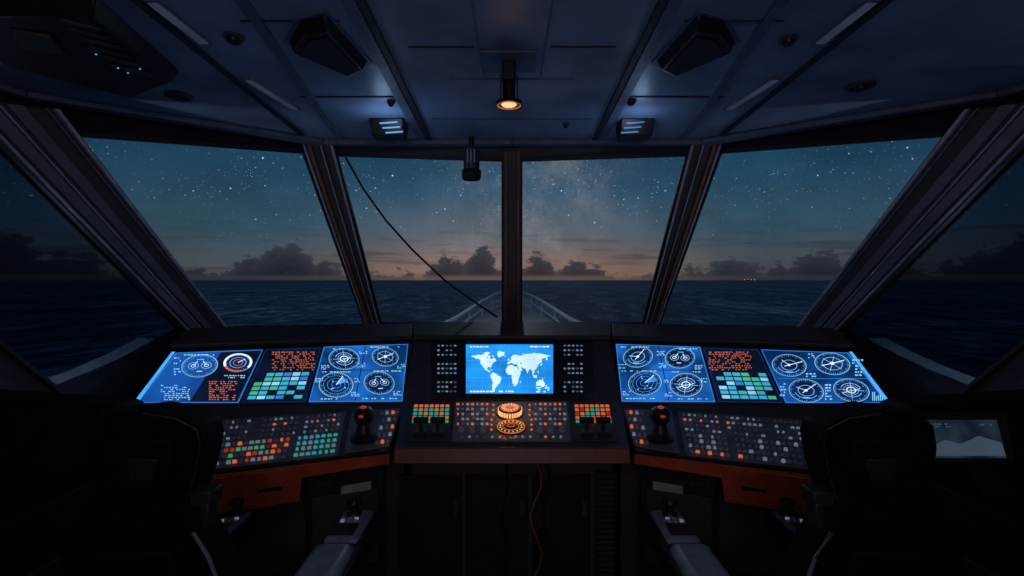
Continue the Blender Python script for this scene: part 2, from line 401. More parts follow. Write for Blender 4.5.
# pillars
k = 1
def lerp(a, b, t): return a+(b-a)*t
g = MB(); q = [cp.hit(503.5, 150), cp.hit(520.5, 150), cp.hit(520.5, 324), cp.hit(503.5, 324)]
g.prism(q, cp.n*.04)
for x0, x1, mi in ((505, 506.4, 1), (517.6, 519, 1)):
    q2 = [cp.hit(x0, 150, .04), cp.hit(x1, 150, .04), cp.hit(x1, 324, .04), cp.hit(x0, 324, .04)]; g.prism(q2, cp.n*.006, mi)
struct(g.build('trim_1', [M['pillar'], M['pstrip']], bevel=.004))
for sg in (0, 1):
    T = (lambda q: [mir(p) for p in q]) if sg else (lambda q: q); nm = 2+sg*2
    iv = Vector((.012*(1 if not sg else -1), -.045, 0))
    a, b, c, d = W2[1], W3[0], W3[3], W2[2]
    au = lerp(d, a, 1.06); bu = lerp(c, b, 1.06)
    g = MB(); g.prism(T([au, bu, c, d]), iv)
    for t0, t1, mi in ((.02, .09, 2), (.16, .27, 1), (.56, .6, 2), (.88, .96, 2)):
        g.prism([p+iv for p in T([lerp(au, bu, t0), lerp(au, bu, t1), lerp(d, c, t1), lerp(d, c, t0)])], iv*.2, mi)
    struct(g.build('trim_%d' % nm, [M['pillar'], M['pstrip'], M['alu']], bevel=.003))
    iv = Vector((.06*(1 if not sg else -1), -.04, 0))
    a, b, c, d = FT, W2[0], W2[3], P1
    bu = lerp(c, b, 1.08)
    g = MB(); g.prism(T([a, bu, c, d]), iv)
    for t0, t1, mi in ((.03, .07, 2), (.12, .30, 1), (.33, .36, 2), (.42, .6, 1), (.8, .84, 1), (.9, .96, 2)):
        g.prism([p+iv for p in T([lerp(a, bu, t0), lerp(a, bu, t1), lerp(d, c, t1), lerp(d, c, t0)])], iv*.3, mi)
    struct(g.build('trim_%d' % (nm+1), [M['wall'], M['pgrey'], M['alu']], bevel=.005))
# ceiling ribs & header beam
k = 6
ribs = [((352, -12), (428, 139), 5, 'seam'), ((336, -12), (419, 139), 9, 'ceilrib'), ((228, -12), (338, 139), 8, 'ceilrib'), ((120, -12), (300, 134), 5, 'seam')]
for a, b, wd, mt in ribs:
    for sg in (0, 1):
        fx = (lambda x: 1024-x) if sg else (lambda x: x)
        g = MB(); q = [hc(fx(a[0]), a[1]), hc(fx(a[0]+wd*1.6), a[1]), hc(fx(b[0]+wd*.8), b[1]), hc(fx(b[0]), b[1])]
        g.prism(q, (0, 0, -.012)); struct(g.build('trim_%d' % k, M[mt])); k += 1
for sg in (0, 1):
    T = (lambda q: [mir(p) for p in q]) if sg else (lambda q: q); g = MB()
    bk = [Vector((0, 2.97, CEIL)), cL+Vector((.02, -.03, 0)), c1+Vector((.05, -.05, 0)), c2+Vector((.03, 0, 0))]
    fr = [p+Vector((.0 if i == 0 else .03, -.07, 0)) for i, p in enumerate(bk)]; fr[3] = bk[3]+Vector((.09, -.02, 0))
    for i in range(3): g.prism(T([bk[i], bk[i+1], fr[i+1], fr[i]]), (0, 0, -.03))
    struct(g.build('trim_%d' % k, M['ceilrib'], bevel=.008)); k += 1
for (x0, x1, y, mt) in ((450, 574, 78, 'ceilrib'), (240, 340, 20, 'seam'), (684, 784, 20, 'seam'), (432, 592, 118, 'ceilrib'), (300, 400, 96, 'seam'), (624, 724, 96, 'seam'), (408, 474, 46, 'seam'), (550, 616, 46, 'seam')):
    g = MB(); g.prism([hc(x0, y), hc(x1, y), hc(x1, y+1.0), hc(x0, y+1.0)], (0, 0, -.004)); struct(g.build('trim_%d' % k, M[mt])); k += 1
for x0, x1 in ((470, 484), (554, 540)):
    g = MB(); g.prism([hc(x0-1.5, -10), hc(x0+1.5, -10), hc(x1+.6, 78), hc(x1-.6, 78)], (0, 0, -.004)); struct(g.build('trim_%d' % k, M['ceilrib'])); k += 1
# ------------------------------------------------------------ exterior
g = MB()
dk = [(0, 14.2), (-.3, 13.5), (-.52, 12.2), (-.68, 10.8), (-.84, 9), (-1.1, 7), (-1.6, 5), (-1.8, 3.7)]
deckz = lambda y: Z(-.80+.024*(y-8))
pts = [Vector((x, y, deckz(y))) for x, y in dk]+[Vector((-x, y, deckz(y))) for x, y in dk[:0:-1]]
g.prism(pts, (0, 0, -.4)); fd = struct(g.build('foredeck', M['teak']))
br = thing('bow_railing', (0, 8, deckz(8)), 'pale steel guard railing running to a point at the bow ahead of the centre windows', 'railing')
for sg in (1, -1):
    top = [(0, 14, -.30), (-.26, 13.5, -.32), (-.46, 12.2, -.37), (-.62, 10.8, -.44), (-.76, 9.2, -.52), (-.86, 7.8, -.58), (-1.2, 5.4, -.68)]
    tp = [Vector((x*sg, y, Z(z))) for x, y, z in top]
    for dz, r in ((0, .032), (-.17, .016)):
        g = MB(); g.tube([p+Vector((0, 0, dz)) for p in tp], r); g.build('rail', M['steel'], br, smooth=True)
    for p in tp[1:]:
        g = MB(); g.tube([p, Vector((p.x, p.y, deckz(p.y)))], .018); g.build('post', M['steel'], br, smooth=True)
for sg, lb in ((1, 'white outer bulwark edge curving past the left side window'), (-1, 'white outer bulwark edge curving past the right side window')):
    pts = [P(156, 343, 3.4), P(124, 361, 3.1), P(92, 376, 2.85), P(58, 390, 2.55), P(10, 406, 2.2)]
    if sg < 0: pts = [mir(p) for p in pts]
    o = Vector((-.14*sg, .03, 0)); t = thing('bulwark', (pts[2].x, pts[2].y, Z(-1.1)), lb, 'bulwark'); g = MB(); g2 = MB()
    for a, b in zip(pts[:-1], pts[1:]):
        g.hexa([a, b, b+o, a+o], [v+Vector((0, 0, .03)) for v in (a, b, b+o, a+o)])
        dn = Vector((0, 0, -.5)); i2 = o*.3; i3 = o*.7
        g2.hexa([a+i2+dn, b+i2+dn, b+i3+dn, a+i3+dn], [a+i2, b+i2, b+i3, a+i3])
    g.build('cap_rail', M['white'], t); g2.build('bulwark_side', M['teak'], t)
t = thing('distant_vessel', (2275, 5000, -5.5), 'tiny distant vessel with faint orange lights on the horizon seen through the right wing window', 'ship')
g = MB(); g.hexa([(2230, 4990, -7), (2320, 4990, -7), (2315, 5010, -7), (2235, 5010, -7)], [(2220, 4985, 2), (2330, 4985, 2), (2330, 5015, 2), (2220, 5015, 2)]); g.build('hull', M['black'], t)
g = MB(); g.hexa([(2240, 4990, 2), (2275, 4990, 2), (2275, 5010, 2), (2240, 5010, 2)], [(2242, 4990, 10), (2272, 4990, 10), (2272, 5010, 10), (2242, 5010, 10)]); g.build('deckhouse', M['black'], t)
for x, z in ((2228, 4), (2258, 8), (2290, 4), (2322, 4)):
    g = MB(); g.box((x, 4980, z), (11, 4, 7)); g.build('light', M['farlight'], t)
pts = [(343, 158), (361, 190), (384, 222), (411, 252), (444, 283), (470, 302), (497, 320)]
g = MB(); g.tube([cp.hit(x, y, -.05) for x, y in pts], .0065)
tag(g.build('cable', M['rubber'], smooth=True), 'thin black cable slanting down across the left centre window', 'cable')
# ------------------------------------------------------------ graphics
SM = [M[x] for x in ('bg', 'navy', 'cyan', 'wht', 'org', 'teal', 'grn', 'dk', 'edge', 'bezel', 'bg2', 'rim')]
BG, NV, CY, WH, OR, TE, GR, DK, ED, BZ, B2, RM = range(12)
O1, O2, O3, O4 = .0085, .0092, .0099, .0106
def gauge(g, pl, px, py, r, st=0, face=NV):
    u, v = pl.loc(px, py)
    g.disc(pl, u, v, r, O1, face); g.ring(pl, u, v, r*.96, r, O2, CY)
    for i in range(48):
        a = 2*math.pi*i/48; k0 = .78 if i % 4 == 0 else .86
        g.line(pl, u+r*k0*math.cos(a), v+r*k0*math.sin(a), u+r*.92*math.cos(a), v+r*.92*math.sin(a), r*.02, O2, CY)
    if st == 0:
        g.ring(pl, u, v, r*.44, r*.475, O2, CY); a = random.uniform(0.4, 1.2)
        g.line(pl, u-r*.3*math.cos(a), v-r*.3*math.sin(a), u+r*.85*math.cos(a), v+r*.85*math.sin(a), r*.05, O3, WH)
        a += 1.9; g.line(pl, u, v, u+r*.6*math.cos(a), v+r*.6*math.sin(a), r*.04, O3, WH)
        g.disc(pl, u, v, r*.1, O4, WH, 12); g.ring(pl, u, v, r*.64, r*.7, O2, ED, 200, 330)
        g.line(pl, u-r*.2, v-r*.6, u+r*.2, v-r*.6, r*.08, O2, CY)
    elif st == 1:
        g.line(pl, u-r*.72, v, u+r*.72, v, r*.035, O2, CY); g.line(pl, u, v-r*.72, u, v+r*.72, r*.035, O2, CY)
        g.ring(pl, u, v, r*.22, r*.28, O2, WH); g.ring(pl, u, v, r*.56, r*.6, O2, CY, 20, 160)
        g.ring(pl, u, v, r*.56, r*.6, O2, CY, 200, 340); g.ring(pl, u, v, r*.4, r*.425, O2, CY)
        g.line(pl, u-r*.5, v-r*.3, u+r*.5, v+r*.15, r*.035, O3, WH)
    elif st == 2:
        for sx in (-1, 1):
            g.ring(pl, u+sx*r*.36, v, r*.26, r*.295, O2, CY); g.line(pl, u+sx*r*.36, v, u+sx*r*.15, v+r*.4, r*.04, O3, WH)
            g.ring(pl, u+sx*r*.36, v, r*.1, r*.14, O2, WH, n=12)
        g.line(pl, u-r*.15, v-r*.5, u+r*.15, v-r*.5, r*.06, O2, WH); g.line(pl, u-r*.2, v+r*.55, u+r*.2, v+r*.55, r*.05, O2, CY)
    elif st == 3:
        g.ring(pl, u, v, r*.84, r*1.02, O3, WH, -40, 200); g.ring(pl, u, v, r*.84, r*1.02, O3, OR, 200, 290)
        g.ring(pl, u, v, r*.3, r*.36, O2, OR); g.line(pl, u, v, u+r*.5, v+r*.35, r*.06, O3, WH); g.ring(pl, u, v, r*.55, r*.59, O2, CY)
    elif st == 4:
        g.ring(pl, u, v, r*.55, r*.585, O2, CY)
        for i in range(6):
            a = i*math.pi/3+.3; g.line(pl, u+r*.15*math.cos(a), v+r*.15*math.sin(a), u+r*.7*math.cos(a), v+r*.7*math.sin(a), r*.03, O2, CY)
        g.line(pl, u-r*.6, v-r*.25, u+r*.7, v+r*.35, r*.05, O3, WH); g.disc(pl, u, v, r*.13, O4, WH, 12)
    elif st == 5:   # radar face
        for q_ in (.25, .5, .72): g.ring(pl, u, v, r*q_, r*(q_+.022), O2, ED)
        for i in range(7):
            a = .3+i*.09; g.line(pl, u, v, u+r*.74*math.cos(a), v+r*.74*math.sin(a), r*.03, O2, ED)
        g.line(pl, u, v, u+r*.8*math.cos(.95), v+r*.8*math.sin(.95), r*.05, O3, WH)
        for i in range(7):
            a = random.uniform(0, 6.28); q_ = random.uniform(.2, .7); g.disc(pl, u+r*q_*math.cos(a), v+r*q_*math.sin(a), r*.05, O3, CY, 8)
def dashes(g, pl, x0, y0, x1, y1, rows, mi, off=O2, gap=.25, dens=.8, mx=7):
    h = (y1-y0)/rows
    for r in range(rows):
        x = x0; yy = y0+r*h
        while x < x1-1.2:
            wd = min(random.uniform(.9, mx), x1-x)
            if random.random() < dens: g.quad(pl, x, yy+h*gap, x+wd, yy+h*(1-gap), off, mi)
            x += wd+random.uniform(.6, 1.4)
def quadslab(g, pl, q, o0, o1, mi):
    g.hexa([pl.hit(*p, o0) for p in q], [pl.hit(*p, o1) for p in q], mi)
def grid(q, u, v):
    a = [q[0][i]+(q[1][i]-q[0][i])*u for i in (0, 1)]; b = [q[3][i]+(q[2][i]-q[3][i])*u for i in (0, 1)]
    return a[0]+(b[0]-a[0])*v, a[1]+(b[1]-a[1])*v
def border(g, pl, q, wd, mi):
    c = (sum(p[0] for p in q)/4, sum(p[1] for p in q)/4)
    inn = [(x+(wd if x < c[0] else -wd), y+(wd*.7 if y < c[1] else -wd*.7)) for x, y in q]
    for i in range(4):
        j = (i+1) % 4; g.face([pl.hit(*p, O1-.0002) for p in (q[i], q[j], inn[j], inn[i])], mi)
keymesh = {}
def keyme(sx, sy, sz, mt, rnd=False):
    kk = (sx, sy, sz, mt, rnd)
    if kk not in keymesh:
        bm = bmesh.new()
        if rnd: bmesh.ops.create_cone(bm, cap_ends=True, segments=14, radius1=sx/2, radius2=sx*.42, depth=sz)
        else:
            bmesh.ops.create_cube(bm, size=1)
            for v in bm.verts:
                t = .86 if v.co.z > 0 else 1
                v.co = Vector((v.co.x*sx*t, v.co.y*sy*t, v.co.z*sz))
        me = bpy.data.meshes.new('button'); bm.to_mesh(me); bm.free(); me.materials.append(M[mt]); keymesh[kk] = me
    return keymesh[kk]
# ------------------------------------------------------------ wing consoles
def wing(s):
    fx = (lambda x: x) if s > 0 else (lambda x: 1024-x)
    PP = lambda x, y, Y: P(fx(x), y, Y)
    V = lambda x, y, z: Vector((x*s, y, Z(z)))
    lab = ('left wing console with slanted blue gauge screens, colourful lit buttons and rust orange fascia' if s > 0 else
           'right wing console with slanted blue gauge screens, pale grey buttons and rust orange fascia')
    t = thing('wing_console', (-1.05*s, 2.5, 0), lab, 'console')
    A, B, C = PP(412, 343, 2.85), PP(172, 352, 2.35), PP(402, 403, 2.5)
    sp_ = Pl(A, B, C); D = sp_.hit(fx(133), 405)
    A2, B2_, C2 = PP(403, 408, 2.47), PP(190, 424, 2.1), PP(389, 449, 2.12)
    dp = Pl(A2, B2_, C2); O4_ = A2+(B2_-A2)*1.256; O5_ = O4_+(C2-A2)+Vector((0, 0, -.01)); O5_.x = O4_.x
    lipi, lipo = Vector((0, .01, -.06)), Vector((0, .01, -.10))
    inn = [PP(412, 326, 3.1), sp_.hit(fx(412), 341), C, A2, C2, C2+lipi, V(-.5, 2.4, -.765)]
    outr = [PP(192, 331, 2.5), sp_.hit(fx(168), 350), D, O4_, O5_, O5_+lipo, V(-1.5, 1.98, -.8)]
    inn = [fl(inn[0])]+inn+[fl(inn[-1])]; outr = [fl(outr[0])]+outr+[fl(outr[-1])]
    n = len(inn); g = MB()
    g.add(inn+outr, [list(range(n)), list(range(n, 2*n))[::-1]]+[(i, (i+1) % n, n+(i+1) % n, n+i) for i in range(n)])
    body = g.build('body', M['body'], t)
    g = MB(); a0, a1, b0, b1 = inn[1], inn[2], outr[1], outr[2]
    dz = Vector((0, 0, .018)); g.hexa([a0, a1, b1, b0], [a0+dz, a1+dz+sp_.n*.012, b1+dz+sp_.n*.012, b0+dz])
    g.build('cowl', M['cowl'], t, bevel=.008)
    g = MB(); qb = [(fx(x), y) for x, y in ((170, 350), (411, 342), (403, 404), (131, 406))]
    quadslab(g, sp_, qb, 0, .005, 0); bz = g.build('bezel', M['bezel'], t)
    screens = [[(176, 354), (263, 350.7), (238.5, 404), (138, 404)], [(265.5, 350.6), (321, 348.6), (305.5, 403), (241, 404)], [(323.5, 348), (408, 345), (402, 402.5), (308.5, 403)]]
    for i, q in enumerate(screens):
        q = [(fx(x), y) for x, y in q]; g = MB(); quadslab(g, sp_, q, .004, .0078, (B2, DK, BG)[i])
        border(g, sp_, q, 1.0, RM if i != 1 else NV)
        def srt(a, b): return sorted((fx(a), fx(b)))
        if i == 2:
            for (x, y, st, r_) in ((344, 360, 1, .074), (385, 358, 4, .068), (336, 386, 5, .078), (379, 384, 2, .074)) if s > 0 else ((344, 359, 2, .072), (386, 358, 0, .076), (338, 386, 1, .074), (379, 384, 5, .08)):
                gauge(g, sp_, fx(x), y, r_, st)
            for x0, x1, y in ((327, 345, 349.2), (370, 403, 347.2), (322, 352, 372.2), (366, 402, 371.2), (316, 346, 399.2), (362, 398, 398.8)):
                a_, b_ = srt(x0, x1); dashes(g, sp_, a_, y, b_, y+2.0, 1, CY, dens=.7, mx=3)
            for x, y in ((363, 352), (361, 364), (358, 379), (355, 393), (401, 365), (397, 392), (325, 366), (319, 379)):
                a_, b_ = srt(x-4, x+4); dashes(g, sp_, a_, y, b_, y+5, 3, CY, dens=.7, mx=3)
            u = [grid(q, .49, v) for v in (0, 1)]; u2 = [grid(q, .5, v) for v in (0, 1)]
            g.face([sp_.hit(*p, O1-.0004) for p in (u[0], u2[0], u2[1], u[1])], DK)
            a_, b_ = srt(319, 404); g.quad(sp_, a_, 371, b_, 371.6, O1-.0004, DK)
        elif i == 1:
            a_, b_ = srt(272, 315); dashes(g, sp_, a_, 352.5, b_, 372, 10, OR, mx=2.6, dens=.65)
            for r in range(6):
                for c in range(6):
                    if random.random() < .14: continue
                    gq = [grid(q, a, b) for a, b in ((.07+c*.145, .45+r*.085), (.195+c*.145, .45+r*.085), (.195+c*.145, .513+r*.085), (.07+c*.145, .513+r*.085))]
                    g.face([sp_.hit(*p, O1) for p in gq], random.choice([TE, GR, TE, GR, CY] if c < 3 else [TE, TE, CY, RM]))
        else:
            if s > 0:
                g.face([sp_.hit(*p, .0081) for p in ((221, 353.6), (261, 352.2), (237, 402.8), (190, 402.8))], DK)
                gauge(g, sp_, 200, 367, .070, 2, B2); gauge(g, sp_, 238, 364, .058, 3)
                dashes(g, sp_, 209, 382, 237, 402, 10, OR, dens=.65, mx=3); dashes(g, sp_, 161, 386, 190, 402, 8, CY, dens=.65, mx=3)
                dashes(g, sp_, 174, 358, 181, 380, 8, CY, dens=.6, mx=3); dashes(g, sp_, 184, 355, 216, 357.5, 1, CY, dens=.6, mx=3)
                dashes(g, sp_, 224, 376, 246, 380, 2, CY, dens=.7, mx=3)
            else:
                gauge(g, sp_, 789, 366.5, .070, 0, NV); gauge(g, sp_, 832, 365, .068, 4, NV); gauge(g, sp_, 806, 392, .066, 0, NV); gauge(g, sp_, 851, 391.5, .064, 1, NV)
                for i_ in range(6):
                    h = random.uniform(3, 9); g.quad(sp_, 872+i_*1.9, 402-h, 873+i_*1.9, 402, O1, CY)
                dashes(g, sp_, 808, 354.5, 815, 360, 3, CY, dens=.7, mx=3); dashes(g, sp_, 825, 385, 832, 402, 6, CY, dens=.6, mx=3)
                dashes(g, sp_, 852, 360, 863, 378, 6, CY, dens=.7, mx=3); dashes(g, sp_, 806, 374, 816, 379, 2, CY, dens=.8, mx=3); dashes(g, sp_, 780, 384, 786, 398, 5, CY, dens=.7, mx=3)
                g.quad(sp_, 778, 379.6, 868, 380.1, O1-.0004, RM)
            e = [(172, 353), (175.5, 353), (138, 404), (133.5, 404)]
            g.face([sp_.hit(fx(x), y, O1) for x, y in e], ED)
        g.build('screen', SM, t, recalc=False)
    # desk keypads
    kq = [(fx(x), y) for x, y in ((213, 421), (346, 412), (338, 456), (196, 472))]
    g = MB(); quadslab(g, dp, kq, 0, .004, 0); kp = g.build('keypad', M['deck'], t, bevel=.001)
    for r, v in enumerate((.08, .19, .30, .41)):
        for c in range(24):
            if c in (7, 8, 16): continue
            x, y = grid(kq, .04+.92*c/23, v)
            mt = random.choice(['kdim', 'key', 'key', 'kdim', 'key', 'korg' if r == 1 else 'key'])
            sz = random.choice([(.012, .008), (.008, .008), (.014, .006)])
            inst('small_button', keyme(sz[0], sz[1], .008, mt, False), dp.hit(x, y, .007), dp.R, kp)  # smaller buttons in the upper rows
    for r, v in enumerate((.54, .66, .78, .91)):
        for c in range(22):
            if c == 14: continue
            x, y = grid(kq, .045+.91*c/21, v)
            if s > 0: mt = random.choice(['kteal', 'kgrn', 'kteal', 'kdim'] if c > 14 else ['key', 'kdim', 'korg', 'kred', 'key', 'kgrn', 'key', 'kdim'])
            else: mt = random.choice(['kdim', 'key', 'key', 'key', 'kdim', 'korg' if r > 2 else 'key', 'key'])
            sz = random.choice([(.0155, .011), (.0155, .011), (.011, .011), (.017, .008)])
            inst('button', keyme(sz[0], sz[1], .01, mt, random.random() < (.45 if s < 0 else .12)), dp.hit(x, y, .008), dp.R, kp)
    kq = [(fx(x), y) for x, y in ((352, 412), (401, 409), (389, 447), (344, 454))]
    g = MB(); quadslab(g, dp, kq, 0, .004, 0); kp2 = g.build('joystick_panel', M['deck'], t, bevel=.001)
    for (u, v, mt) in ((.12, .12, 'key'), (.62, .12, 'key'), (.74, .12, 'kdim'), (.86, .12, 'korg'), (.94, .12, 'key'), (.70, .3, 'key'), (.82, .3, 'kdim'), (.94, .3, 'key'), (.70, .5, 'kdim'), (.82, .5, 'key'), (.94, .5, 'korg'), (.70, .7, 'key'), (.82, .7, 'key'), (.94, .7, 'kdim'), (.70, .88, 'key'), (.82, .88, 'korg'), (.94, .88, 'key')):
        x, y = grid(kq, u, v); inst('knob', keyme(.015, .02, .012, mt, True), dp.hit(x, y, .010), dp.R, kp2)
    b = dp.hit(fx(364), 440)
    js = MB(); js.lathe([(.055, 0), (.055, .012), (.045, .02), (.036, .03), (.03, .05), (.027, .07), (.036, .082), (.042, .1), (.04, .122), (.026, .135), (.0, .137)], b, I3, 20)
    jo = js.build('joystick', M['black'], t, smooth=True)
    js = MB(); js.lathe([(.012, 0), (.012, .006), (.007, .010)], b+Vector((0, -.012, .134)), I3, 14); js.build('indicator_light', M['red'], jo, smooth=True)
    js = MB(); js.box(b+Vector((0, -.041, .108)), (.018, .006, .010)); js.build('trigger', M['kred'], jo)
    # fascia
    g = MB(); a, b_, c_, d_ = C2, O5_, O5_+lipo, C2+lipi
    fn = (b_-a).cross(Vector((0, 0, -1))).normalized()
    if fn.y > 0: fn = -fn
    dnv = Vector((0, 0, -.004))
    g.prism([a+fn*.001+dnv*4, b_+fn*.001+dnv*4, c_+fn*.001, d_+fn*.001], fn*.014); g.build('fascia', M['fascia'], t, bevel=.004)
    g = MB(); g.prism([a+fn*.001, b_+fn*.001, b_+fn*.001+dnv*3, a+fn*.001+dnv*3], fn*.018); g.build('desk_edge', M['black'], t, bevel=.003)
    fpn = Pl(a+fn*.004, b_+fn*.004, d_+fn*.004)
    g = MB(); q = [(196, 478), (303, 464), (300, 500), (208, 514)]; q = [fpn.hit(fx(x), y, .016) for x, y in q]
    g.prism(q, -fn*.28); dr = g.build('drawer', M['fascia'], t, bevel=.006)
    q = [fpn.hit(fx(x), y, .016) for x, y in ((258, 487), (282, 484), (281.5, 487), (258, 490))]
    g = MB(); g.prism(q, fn*.008); g.build('handle', M['black'], dr)
    # pedestal under the desk
    pz = Pl(V(-.9, 2.16, -.8), V(-.5, 2.3, -.8), V(-.9, 2.16, -1.4))
    q = [pz.hit(fx(x), y) for x, y in ((306, 470), (384, 462), (384, 600), (306, 620))]
    g = MB(); g.prism(q, -pz.n*.3); pd = g.build('pedestal', M['dark'], t, bevel=.006)
    g = MB(); g.prism([pz.hit(fx(x), y, .001) for x, y in ((341, 486), (371, 481), (371, 490), (341, 496))], pz.n*.004); g.build('name_plate', M['plate'], pd)
    for i in range(4):
        g = MB(); y0 = 474+i*3
        g.prism([pz.hit(fx(x), y, .001) for x, y in ((314, y0+2), (334, y0), (334, y0+1.4), (314, y0+3.4))], pz.n*.005); g.build('vent_slat', M['body'], pd)
    g = MB(); g.prism([pz.hit(fx(x), y, .001) for x, y in ((312, 498), (378, 488), (378, 560), (312, 575))], pz.n*.006); g.build('access_cover', M['body'], pd, bevel=.003)
    return t
wing(1); wing(-1)
# ------------------------------------------------------------ centre console
t = thing('helm_console', (0, 2.6, 0), 'centre helm console with world map screen and glowing amber compass between the two wings', 'console')
prof = [P(412, 325, 3.1), P(413, 341, 2.85), P(403.5, 402, 2.5), P(395, 447, 2.1), P(394, 463, 2.085)]
prof = [fl(prof[0])]+prof+[Vector((-.455, 2.35, Z(-.745))), Vector((-.455, 2.35, 0))]
n = len(prof); rt = [mir(p) for p in prof]; g = MB()
g.add(prof+rt, [list(range(n)), list(range(n, 2*n))[::-1]]+[(i, (i+1) % n, n+(i+1) % n, n+i) for i in range(n)])
g.build('body', M['body'], t)
sp_ = Pl(prof[2], rt[2], prof[3]); dp = Pl(prof[3], rt[3], prof[4])
g = MB(); dz = Vector((0, 0, .02)); a0, a1 = prof[1], prof[2]; g.hexa([a0, a1, mir(a1), mir(a0)], [a0+dz, a1+dz+sp_.n*.012, mir(a1)+dz+sp_.n*.012, mir(a0)+dz])
g.build('cowl', M['cowl'], t, bevel=.008)
g = MB(); quadslab(g, sp_, [(431, 340), (593, 340), (593, 400), (431, 400)], 0, .006, 0); g.build('bezel', M['bezel'], t, bevel=.002)
g = MB()
for e in ((463, 342.5, 556, 345.5), (463, 395.5, 556, 398), (463, 345.5, 466, 395.5), (553, 345.5, 556, 395.5)):
    quadslab(g, sp_, [(e[0], e[1]), (e[2], e[1]), (e[2], e[3]), (e[0], e[3])], .005, .014, 0)
g.build('screen_frame', M['black'], t)
g = MB(); quadslab(g, sp_, [(466, 345.5), (553, 345.5), (553, 395.5), (466, 395.5)], .005, .0078, 0)
conts = [
 [(-165, 65), (-140, 70), (-120, 70), (-95, 72), (-80, 66), (-85, 60), (-78, 55), (-70, 60), (-62, 58), (-56, 50), (-66, 46), (-70, 44), (-76, 36), (-80, 30), (-81, 25), (-83, 29), (-90, 30), (-97, 26), (-95, 18), (-87, 20), (-84, 12), (-80, 8), (-92, 14), (-105, 20), (-112, 29), (-118, 34), (-124, 40), (-125, 50), (-135, 58), (-150, 60)],
 [(-78, 8), (-70, 11), (-60, 8), (-50, 1), (-35, -6), (-40, -22), (-48, -27), (-55, -34), (-63, -42), (-66, -54), (-74, -48), (-71, -20), (-81, -5)],
 [(-50, 82), (-22, 80), (-22, 70), (-45, 60), (-54, 70)],
 [(-16, 15), (-14, 24), (-8, 32), (10, 37), (20, 31), (32, 31), (37, 20), (43, 12), (51, 11), (45, 2), (40, -8), (38, -16), (35, -24), (26, -34), (18, -34), (12, -18), (10, -5), (8, 4), (-8, 5)],
 [(-9, 38), (-9, 43), (0, 48), (8, 54), (6, 60), (14, 68), (28, 71), (45, 67), (60, 69), (70, 73), (105, 77), (140, 73), (178, 68), (162, 62), (164, 54), (156, 52), (155, 60), (140, 58), (138, 52), (140, 48), (128, 40), (126, 35), (121, 38), (121, 30), (115, 22), (108, 20), (107, 12), (103, 8), (101, 2), (98, 16), (92, 21), (88, 22), (80, 14), (78, 8), (74, 15), (72, 20), (66, 25), (60, 25), (48, 30), (52, 24), (56, 18), (44, 13), (35, 30), (36, 36), (26, 40), (22, 37), (18, 42), (16, 39), (10, 44), (0, 40)],
 [(114, -22), (122, -17), (131, -12), (137, -15), (142, -11), (147, -20), (153, -27), (146, -38), (138, -35), (132, -32), (116, -34)],
 [(96, 5), (106, -6), (118, -8), (118, 2), (108, 2)], [(122, 18), (126, 8), (121, 12)], [(131, 32), (142, 44), (141, 36)], [(167, -46), (178, -38), (172, -42)], [(44, -25), (50, -15), (48, -24)], [(-8, 51), (-4, 58), (1, 52)], [(133, -3), (150, -8), (140, -9)],
 [(-120, 76), (-95, 80), (-80, 76), (-100, 73)], [(-82, 22), (-72, 20), (-76, 18)], [(52, 72), (65, 76), (58, 71)], [(-22, 65), (-16, 67), (-15, 64)], [(-75, 70), (-64, 66), (-72, 63)]]
KX, KY = .232, .30
for c in conts:
    fine = []
    for i, (lo, la) in enumerate(c):
        l2, a2 = c[(i+1) % len(c)]; fine.append((lo, la)); d = math.hypot(l2-lo, a2-la)
        for k_ in (1, 2):
            f_ = k_/3; j = min(2.0, d*.12); fine.append((lo+(l2-lo)*f_+random.uniform(-j, j), la+(a2-la)*f_+random.uniform(-j, j)))
    g.face([sp_.hit(509.5+lo*KX, 377-la*KY, O1) for lo, la in fine], 1)
for lo, la, r in ((-95, 62, 4), (-85, 46, 2.5), (50, 42, 4), (35, 44, 3), (20, 60, 2), (105, 53, 2), (33, 0, 2.5), (30, 15, 2)):
    px, py = 509.5+lo*KX, 377-la*KY; g.quad(sp_, px-r*.22, py-r*.12, px+r*.25, py+r*.15, .0091, 0)
for i in range(9): g.quad(sp_, 473+i*9, 346.5, 473+i*9+.22, 394.5, .0081, 2)
for i in range(5): g.quad(sp_, 467, 353+i*8.5, 552, 353.3+i*8.5, .0081, 2)
dashes(g, sp_, 470, 391.5, 515, 394, 1, 3, mx=4); dashes(g, sp_, 530, 346.8, 549, 349, 1, 3, mx=4)
dashes(g, sp_, 536, 386, 549, 394, 4, 3, dens=.6, mx=4); dashes(g, sp_, 470, 347, 490, 349, 1, 3, mx=4)
g.build('map_screen', [M['mapb'], M['land'], M['mapl'], M['wht']], t, recalc=False)
for x0, x1 in ((435.5, 458.5), (561.5, 584.5)):
    q = [(x0, 344), (x1, 344), (x1, 396), (x0, 396)]; g = MB(); quadslab(g, sp_, q, .005, .009, 0); kp = g.build('keypad', M['bezel'], t)
    for r in range(11):
        for c in range(5):
            x, y = grid(q, .14+.18*c, .06+.088*r)
            if r in (3, 7) or random.random() < .08: continue
            inst('readout', keyme(.0125, .009 if r % 2 else .006, .006, random.choice(['kblue', 'kdim', 'kblue', 'dimline']), False), sp_.hit(x, y, .011), sp_.R, kp)
